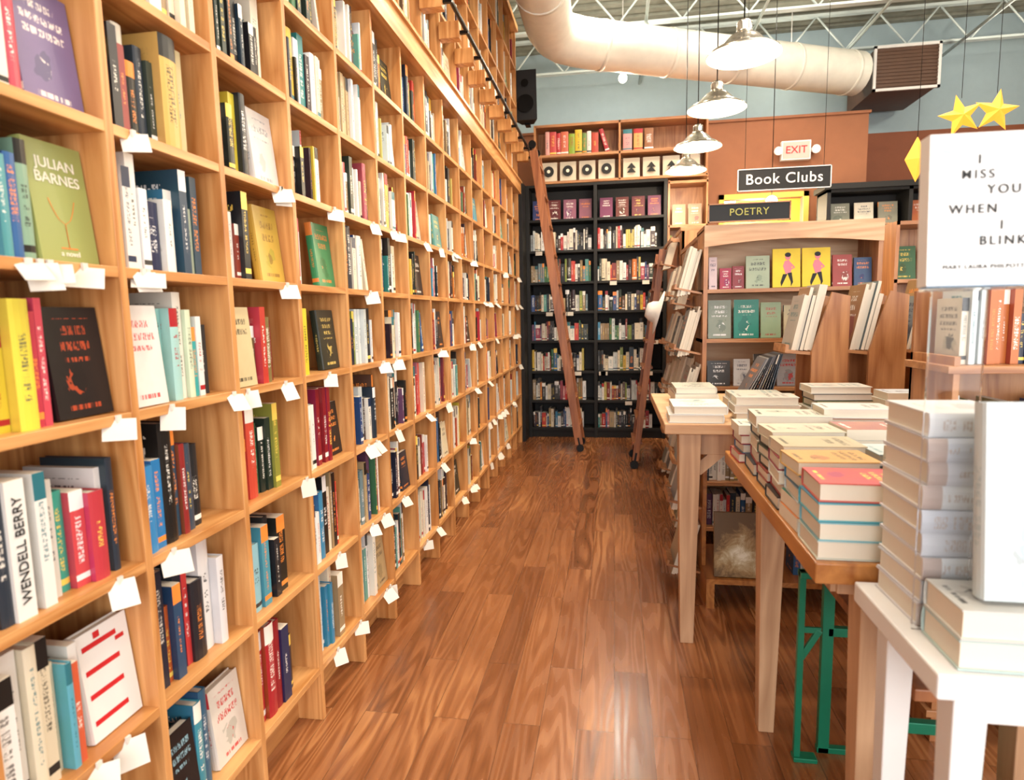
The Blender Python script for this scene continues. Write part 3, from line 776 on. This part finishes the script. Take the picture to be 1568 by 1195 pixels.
fb = empty('folding_bench')
b = MB('seat', [W_LAD], fb); b.box(.68, .92, 1.46, 2.34, .60, .63); b.build(0.003)
b = MB('steel_legs', [GREEN], fb)
for yy in (2.1, 1.62):
    for xx in (.70, .90): b.box(xx-.018, xx+.018, yy-.012, yy+.012, 0, .6)
    b.box(.68, .92, yy-.012, yy+.012, 0, .02); b.box(.70, .90, yy-.012, yy+.012, .42, .45)
b.build(0.002)
fbk = Books('bench_books', fb)
fbk.stack(.80, 2.2, .631, 3, .15, .2, 180, .03, ['#C8484A', '#D8D0C8', '#8A2A2A']); fbk.stack(.80, 1.9, .631, 3, .15, .2, 180, .03)
fbk.stack(.80, 1.65, .631, 2, .15, .2, 180, .03); fbk.build()
bg = empty('green_trestle')
b = MB('frame', [GREEN], bg)
b.box(.592, .612, 2.04, 2.06, 0, .66); b.box(.592, .64, 2.03, 2.07, .64, .66); b.box(.59, .665, 2.03, 2.07, 0, .015)
b.box(.60, .665, 2.045, 2.055, .45, .47); b.beam((.605, 2.05, .36), (.66, 2.05, .46), .012, .02)
b.build(0.002)

t3 = table('white_side_table', .525, 1.0, 1.055, 1.42, .90, .045, [(.59, 1.36), (.59, 1.105), (.95, 1.36), (.95, 1.105)], .055, WHITE, WHITE, .06)
b = MB('lower_shelf', [WHITE], t3); b.box(.57, .97, 1.08, 1.38, .28, .30); b.build()
s3 = Books('book_stacks', t3)
tw = ['#D0CED2', '#C8C8CE', '#D6D4D4']
s3.stack(.645, 1.315, .901, 9, .185, .165, 91, .0445, tw, jit=.003, ja=1.2, hard=True, col2='#BBA69C')
s3.stack(.84, 1.315, .901, 6, .185, .165, 91, .0445, tw, jit=.003, ja=1.2, hard=True, col2='#BBA69C')
s3.stack(.66, 1.135, .901, 2, .13, .2, -91, .052, ['#B0C4C0', '#CACAC4'], jit=.002, ja=1, hard=True)
s3.stack(.88, 1.135, .901, 2, .13, .2, -91, .052, ['#B0C4C0', '#CACAC4'], jit=.002, ja=1, hard=True)
s3.stack(.78, 1.22, .301, 4, .15, .22, -90, .04)
s3.build()
pbk = Books('propped_book'); pbk.book((.605, 1.13, 1.010), (0, -1, 0), (1, 0, 0), .035, .20, .33, '#C9D4D6', '#A8BCC2', True, tilt=0.1); pbk.build()

hb = empty('display_book')
hbx0, hby, hz0, hw, hh = .517, 1.15, 1.535, .175, .248
b = MB('hardcover', [plain('white_cover', '#E6E5E2', .4, var=.02), plain('page_block', '#E1DBCD', .7, var=.1), plain('cover_base_blue', '#7FA9C8', .5)], hb)
M = Matrix.Translation((hbx0, hby, hz0)) @ Matrix.Rotation(math.radians(2), 4, 'Z') @ Matrix.Rotation(-0.06, 4, 'X')
b.box(0, hw, 0, .003, 0, hh, 0, M); b.box(0, hw, .029, .032, 0, hh, 0, M); b.box(-.002, .002, 0, .032, 0, hh, 0, M); b.box(.003, hw-.005, .003, .029, .004, hh-.004, 1, M)
b.box(0, hw, .003, .029, -.002, .004, 2, M)  # blue strip along the bottom of the page block
b.build(0.001)
xd = (M.to_3x3() @ Vector((1, 0, 0))); zd = (M.to_3x3() @ Vector((0, 0, 1)))
def ht(st, size, x, z, mat=INK, bold=0.0003, space=1.35):
    text(st, size, M @ Vector((x, -.0012, z)), xd, zd, mat, hb, 'cover_title', bold=bold, space=space)
S_ = .0205
ht('I', S_, .074, hh-.044); ht('MISS', S_, .072, hh-.068, bold=.0001); ht('YOU', S_, .112, hh-.093)
ht('WHEN', S_, .066, hh-.124); ht('I', S_, .110, hh-.151); ht('BLINK', S_, .112, hh-.176); ht('MARY LAURA PHILPOTT', .0098, .084, .030, bold=0.0, space=1.2)
arcs = MB('eyelash_drawings', [plain('mint_print', '#A9DCC8', .5), plain('pink_print_soft', '#F2B9C0', .5), plain('blue_print_soft', '#B4D4EA', .5)], hb)
def arc(cx, cz, r, mi):
    N = 10; pts = [(cx+r*math.cos(math.pi+math.pi*k/N), cz+0.45*r*math.sin(math.pi+math.pi*k/N)) for k in range(N+1)]
    pin = [(cx+r*.86*math.cos(math.pi+math.pi*k/N), cz+.002+0.28*r*math.sin(math.pi+math.pi*k/N)) for k in range(N+1)]
    for k in range(N):
        arcs.face([M @ Vector((a[0], -.0008, a[1])) for a in (pts[k], pts[k+1], pin[k+1], pin[k])], mi)
for i, (x, z) in enumerate(((.03, .222), (.125, .235), (.028, .155), (.155, .165), (.135, .130), (.03, .10), (.155, .10), (.04, .055), (.13, .052), (.16, .21), (.02, .19), (.065, .082))):
    arc(x, z, .014, i % 3)
arcs.build()
ac = NT('clear_acrylic'); ac.base((.95, .98, 1.0)); ac.rough(.04); ac.b.inputs['Transmission Weight'].default_value = 1.0; ac.b.inputs['IOR'].default_value = 1.2
b = MB('acrylic_easel', [ac.mat], hb)
b.box(.55, .64, 1.206, 1.212, .901, 1.53); b.box(.53, .66, 1.14, 1.212, 1.527, 1.532); b.box(.53, .66, 1.138, 1.141, 1.527, 1.55); b.box(.575, .615, 1.188, 1.192, 1.53, 1.68)
b.build(0.001)

# ------------------------------------------------------------------ tiered rack on table 1
rk = empty('tiered_book_rack'); b = MB('frame', [W_DV, W_DX], rk); rb = Books('rack_books', rk)
for i, x in enumerate((0.95, 1.20, 1.45)):
    y0_, y1_ = 3.12, 3.36; zl = 1.30; zb_ = 1.022
    for yy in (y0_, y1_):
        P = [(x-.03, yy, zb_), (x+.13, yy, zb_), (x+.13, yy, zl+.26), (x+.05, yy, zl+.28), (x-.03, yy, zl)]
        b.prism(P[::-1], (0, .018, 0), 0)
    b.box(x+.10, x+.12, y0_+.018, y1_, zb_, zl+.22, 0)
    Mx = Matrix.Translation((x-.02, 0, zl)) @ Matrix.Rotation(0.1, 4, 'Y')
    b.box(-.11, .06, y0_+.018, y1_, -.015, 0, 1, Mx); b.box(-.125, -.11, y0_+.018, y1_, -.015, .025, 1, Mx)
    tt = 0.02
    for j in range(5):
        t = U(.012, .022); rb.book((x-tt, 3.355, zl+.006), (-1, 0, 0), (0, -1, 0), t, U(.17, .21), U(.24, .33), random.choice(['#B8B4A8', '#8A98A0', '#C8C2B2', '#A0805A', '#5A6A78', '#B8B4AC']), None, False, tilt=0.2); tt += t+.0015
b.build(); rb.build()

rc = empty('low_oak_bookcase'); b = MB('frame', [W_DV, W_DX], rc)
b.box(1.08, 1.10, 2.2, 2.5, 0, 1.34, 0); b.box(2.4, 2.42, 2.2, 2.5, 0, 1.34, 0)
for z in (.12, .5, .9, 1.31): b.box(1.06, 2.44, 2.19, 2.5, z-.025, z, 1)
b.box(1.08, 2.42, 2.48, 2.5, 0, 1.56, 0)
b.build(0.002)
rb = Books('shelf_books', rc)
rb.row((1.12, 2.24, 1.311), (1, 0, 0), (0, 1, 0), 1.28, .28, None, 1.0)
for z in (.12, .5, .9): rb.row((1.12, 2.24, z), (1, 0, 0), (0, 1, 0), 1.26, .33, None, .98)
rb.build()

kb = empty('black_display_bookcase'); b = MB('frame', [BLACK], kb)
for x in (2.36, 3.2, 4.05, 4.9): b.box(x-.02, x+.02, 7.6, 7.95, 0, 2.85)
KL = [.12, .5, .88, 1.26, 1.64, 2.02, 2.42, 2.82]
for z in KL: b.box(2.34, 4.92, 7.6, 7.95, z-.03, z)
b.box(2.34, 4.92, 7.93, 7.96, 0, 2.85); b.box(2.3, 4.96, 7.56, 7.96, 2.82, 2.88); b.build()
kk = Books('shelf_books', kb)
for x0 in (2.4, 3.24, 4.09):
    for r in range(5): kk.row((x0, 7.65, KL[r]), (1, 0, 0), (0, 1, 0), .76, .33, None, .96)
    for r in (5, 6):
        for i in range(3): kk.book((x0+.03+i*.25, 7.75, KL[r]), (0, -1, 0), (1, 0, 0), .02, .2, .27, random.choice(['#C83A3A', '#D8D0C0', '#B84A3A', '#8A8A7A', '#C89090', '#3A5A6A']), None, True, tilt=.12)
kk.build()
gk = empty('oak_gondola'); b = MB('frame', [W_DV, W_DX], gk)
GL = [.12, .5, .9, 1.3, 1.7, 2.1]
for x in (1.95, 2.75, 3.55): b.box(x-.012, x+.012, 4.8, 5.15, 0, 2.1, 0)
for z in GL: b.box(1.94, 3.56, 4.8, 5.15, z-.025, z, 1)
b.box(1.94, 3.56, 5.13, 5.15, 0, 2.1, 0); b.build()
gb = Books('shelf_books', gk)
for x0 in (1.965, 2.765):
    for r in range(3): gb.row((x0, 4.84, GL[r]), (1, 0, 0), (0, 1, 0), .77, .35, None, .96)
    for r in (3, 4):
        for i in range(4): gb.book((x0+.02+i*.19, 4.95, GL[r]), (0, -1, 0), (1, 0, 0), .02, .15, .24, None, None, True, tilt=.12)
gb.build()

# ------------------------------------------------------------------ pendants
for i, y in enumerate((3.87, 4.81, 5.84, 6.76)):
    e = empty('pendant_lamp'); c = (.72, y, 2.93)
    b = MB('shade', [ALU, SHIN], e)
    prof = [(.205, 0), (.2, .012), (.165, .035), (.125, .055), (.098, .085), (.078, .105), (.05, .12), (.042, .135), (.042, .175), (.03, .19), (.012, .195), (.001, .2)]
    b.lathe(prof, c, 40); b.lathe([(.203, 0), (.16, .03), (.12, .05), (.09, .08), (.04, .115), (.001, .118)][::-1], c, 40, 1)
    b.build()
    b = MB('bulb', [BULB], e); b.lathe([(.001, .005), (.02, .01), (.035, .03), (.035, .05), (.02, .08), (.012, .1)], c, 16); b.build()
    b = MB('cord', [BLACKM], e); b.tube((c[0], y, c[2]+.19), (c[0], y, 5.26), .004, 6); b.build()
    L = bpy.data.lights.new('pendant_light', 'POINT'); L.energy = 22; L.color = (1, .8, .55); L.shadow_soft_size = .04
    o = bpy.data.objects.new('light', L); o.location = (c[0], y, c[2]-.04); scene.collection.objects.link(o); o.parent = e

def spotlight(x, y, z, e_=120, tgt=None, col=(1, .8, .56)):  # lamp heads added overhead to carry fill light, not known fixtures
    e = empty('fill_spotlight'); b = MB('head', [WHITE, BULB], e)
    d = (Vector(tgt)-Vector((x, y, z))).normalized() if tgt else Vector((0, 0, -1)); p = Vector((x, y, z))
    b.tube(p-d*.14, p, .04, 16, 0, .06); b.tube(p, p+d*.004, .05, 16, 1); b.tube(p-d*.1, (x, y, 4.79), .01, 8, 0); b.build()
    L = bpy.data.lights.new('spot', 'SPOT'); L.energy = e_; L.color = col; L.spot_size = math.radians(100); L.spot_blend = .7; L.shadow_soft_size = .08
    o = bpy.data.objects.new('light', L); o.location = p+d*.03; scene.collection.objects.link(o)
    o.rotation_euler = d.to_track_quat('-Z', 'Y').to_euler(); o.parent = e
for (x, y, tg, en) in ((.15, 2.5, (-1.1, 2.6, 1.4), 95), (.15, 3.8, (-1.1, 4.0, 1.4), 90), (.15, 5.1, (-1.1, 5.4, 1.6), 85), (.1, 6.4, (-.3, 7.6, 1.6), 60),
                   (.15, 1.2, (-1.1, 1.4, 1.2), 95), (2.2, 5.1, (2.4, 5.8, 0), 100), (3.4, 6.4, (3.2, 7.6, 1.5), 90), (1.5, 3.8, (1.2, 3.6, .8), 90), (1.6, 6.4, (1.6, 8.0, 2.2), 80)):
    spotlight(x, y, 4.6, en, tg)
for (x, y, z, en) in ((-.08, 6.75, 4.98, 55), (1.5, 7.0, 4.9, 32), (3.0, 5.6, 4.95, 40), (2.2, 8.75, 4.6, 18), (4.6, 8.2, 4.6, 30), (1.2, 4.2, 5.0, 28), (4.6, 4.6, 4.9, 30), (.1, 7.95, 4.3, 60), (2.7, 7.0, 4.9, 24)):  # visible ceiling bulbs, plus others added to brighten wall, ceiling and floor
    e = empty('ceiling_bulb_and_fill'); b = MB('bulb', [BULB, WHITE], e)
    b.lathe([(.05*math.sin(math.pi*k/8)+.0005, -.05*math.cos(math.pi*k/8)) for k in range(9)], (x, y, z), 16); b.tube((x, y, z+.045), (x, y, z+.11), .022, 12, 1)
    b.tube((x, y, z+.1), (x, y, 5.27), .006, 6, 1); b.build()
    L = bpy.data.lights.new('bulb_light', 'POINT'); L.energy = en; L.color = (1, .9, .74); L.shadow_soft_size = .08
    o = bpy.data.objects.new('light', L); o.location = (x, y, z-.08); scene.collection.objects.link(o); o.parent = e

d = bpy.data.curves.new('air_duct', 'CURVE'); d.dimensions = '3D'; d.bevel_depth = .25; d.bevel_resolution = 8; d.use_fill_caps = True
spn = d.splines.new('POLY')
pts = [(-.66, -2.3, 4.47), (-.66, 6.55, 4.47), (-.655, 6.75, 4.46), (-.62, 6.92, 4.45), (-.53, 7.06, 4.44), (-.38, 7.16, 4.43), (-.2, 7.24, 4.42), (2.93, 8.6, 4.36)]
spn.points.add(len(pts)-1)
for p, q in zip(spn.points, pts): p.co = (*q, 1)
d.materials.append(STEEL); de = empty('ventilation_duct')
o = bpy.data.objects.new('duct', d); scene.collection.objects.link(o); o.parent = de
b = MB('duct_bands', [STEEL], de)
for y in range(-2, 7): b.tube((-.66, y-.02, 4.47), (-.66, y+.02, 4.47), .256, 32)
dv = (Vector(pts[-1])-Vector(pts[-2])).normalized()
for k in range(5):
    p = Vector(pts[-2])+dv*(.05+k*.8); b.tube(p, p+dv*.04, .256, 32)
b.build()
b = MB('duct_diffuser', [plain('grille_grey', '#6A6E6C', .5)], de)
p = Vector(pts[-2])+dv*1.75; b.box(p.x-.13, p.x+.13, p.y-.36, p.y-.2, p.z-.16, p.z+.02); b.build()
b = MB('return_air_grille', [WHITE, plain('grille_brown', '#5A4030', .5)])
gx0, gx1, gy = 3.1, 3.8, 8.5
b.box(gx0, gx1, gy, gy+.9, 4.12, 4.6, 1)
for a in ((gx0-.02, gx1+.02, 4.10, 4.13), (gx0-.02, gx1+.02, 4.59, 4.62)): b.box(a[0], a[1], gy-.02, gy+.01, a[2], a[3], 0)
b.box(gx0-.02, gx0+.01, gy-.02, gy+.01, 4.1, 4.62, 0); b.box(gx1-.01, gx1+.02, gy-.02, gy+.01, 4.1, 4.62, 0)
for k in range(11): b.box(gx0, gx1, gy-.012, gy, 4.15+k*.04, 4.165+k*.04, 1)
b.build()

ex = empty('exit_sign'); b = MB('housing', [WHITE, plain('exit_face', '#E8A098', .4, emis='#F08070', es=.35)], ex)
b.box(1.97, 2.30, 8.12, 8.19, 3.28, 3.5, 0); b.box(1.985, 2.285, 8.115, 8.12, 3.295, 3.485, 1)
for s_ in (-1, 1):
    cx = 2.135+s_*.21; b.tube((cx, 8.15, 3.39), (cx, 8.07, 3.38), .035, 16, 0, .05); b.box(min(cx, 2.135), max(cx, 2.135), 8.15, 8.17, 3.37, 3.41, 0)
b.build(0.003)
text('EXIT', .12, (2.135, 8.112, 3.39), (1, 0, 0), (0, 0, 1), REDP, ex, bold=.001)

e = empty('globe_lamp'); b = MB('globe', [BULB, BLACKM], e)
b.lathe([(.06*math.sin(math.pi*k/10)+.0005, -.06*math.cos(math.pi*k/10)) for k in range(11)], (1.66, 7.2, 2.66), 20); b.tube((1.66, 7.2, 2.72), (1.66, 7.2, 5.26), .004, 8, 1); b.build()
L = bpy.data.lights.new('globe_light', 'POINT'); L.energy = 25; L.color = (1, .85, .6); L.shadow_soft_size = .06
o = bpy.data.objects.new('light', L); o.location = (1.66, 7.2, 2.56); scene.collection.objects.link(o); o.parent = e
e = empty('hallway_lamp'); b = MB('globe', [BULB], e)
b.lathe([(.07*math.sin(math.pi*k/10)+.0005, -.07*math.cos(math.pi*k/10)) for k in range(11)], (1.5, 8.75, 2.93), 20); b.build()
L = bpy.data.lights.new('hall_light', 'POINT'); L.energy = 45; L.color = (1, .88, .64); L.shadow_soft_size = .08
o = bpy.data.objects.new('light', L); o.location = (1.8, 8.75, 2.7); scene.collection.objects.link(o); o.parent = e

def star(name, c, r, pts=5, rot=0.0, inner=.42, sq=1.0, drop=4.78):
    e = empty(name); b = MB('paper_body', [STAR, BLACKM], e); c = Vector(c); ring = []
    for k in range(pts*2):
        a = math.pi/2+math.pi*k/pts+rot; rr = r if k % 2 == 0 else r*inner
        ring.append(c+Vector((rr*math.cos(a), 0, rr*math.sin(a)*sq)))
    f = c+Vector((0, -r*.3, 0)); k_ = c+Vector((0, r*.3, 0))
    for i in range(len(ring)):
        p, q = ring[i], ring[(i+1) % len(ring)]
        b.face([f, q, p][::-1], 0); b.face([k_, p, q][::-1], 0)
    b.tube(c+Vector((0, 0, r*.8)), (c.x, c.y, drop), .0015, 6, 1); b.build()
star('paper_star_lantern', (1.93, 4.03, 2.57), .12, 5, .25); star('paper_star_lantern', (2.12, 4.05, 2.59), .12, 5, -.15)
star('paper_diamond_lantern', (1.68, 3.95, 2.33), .10, 2, 0, .62, 1.25)

# ------------------------------------------------------------------ lights
def area(name, loc, tgt, sx, sy, e_, col):
    L = bpy.data.lights.new(name, 'AREA'); L.shape = 'RECTANGLE'; L.size = sx; L.size_y = sy; L.energy = e_; L.color = col
    o = bpy.data.objects.new(name, L); o.location = loc; scene.collection.objects.link(o)
    o.rotation_euler = (Vector(tgt)-Vector(loc)).to_track_quat('-Z', 'Y').to_euler(); return o
area('storefront_daylight', (2.2, -2.42, 1.95), (1.4, 4, 1.2), 6.8, 2.9, 275, (1, .97, .95))
area('overhead_fill', (1.2, 1.8, 4.7), (1.2, 1.8, 0), 2.5, 3.0, 100, (1, .93, .83))  # both overhead area lamps are added soft fill; the ceiling has no opening
area('overhead_fill', (2.6, 4.4, 4.74), (2.6, 4.4, 0), 2.5, 1.0, 60, (1, .9, .78))
w = bpy.data.worlds.new('sky'); scene.world = w; w.use_nodes = True
bg_ = w.node_tree.nodes['Background']; bg_.inputs[0].default_value = (.85, .92, 1, 1); bg_.inputs[1].default_value = 1.0

# ------------------------------------------------------------------ camera
yaw = math.radians(9.44); pit = math.radians(6.84); roll = 0.02
Fw = Vector((-math.sin(yaw)*math.cos(pit), math.cos(yaw)*math.cos(pit), -math.sin(pit)))
Rt = Vector((math.cos(yaw), math.sin(yaw), 0)); Upv = Rt.cross(Fw)
R2 = Rt*math.cos(roll)-Upv*math.sin(roll); U2 = Upv*math.cos(roll)+Rt*math.sin(roll)
cam = bpy.data.cameras.new('camera'); co = bpy.data.objects.new('camera', cam); scene.collection.objects.link(co)
M = Matrix((R2, U2, -Fw)).transposed().to_4x4(); M.translation = Vector((0, 0, 1.5)); co.matrix_world = M
cam.sensor_width = 36; cam.sensor_fit = 'HORIZONTAL'; cam.lens = 21.81; cam.clip_start = .05
cam.dof.use_dof = True; cam.dof.focus_distance = 3.2; cam.dof.aperture_fstop = 3.2
scene.camera = co
scene.view_settings.view_transform = 'Standard'; scene.view_settings.look = 'None'; scene.view_settings.exposure = 0.3
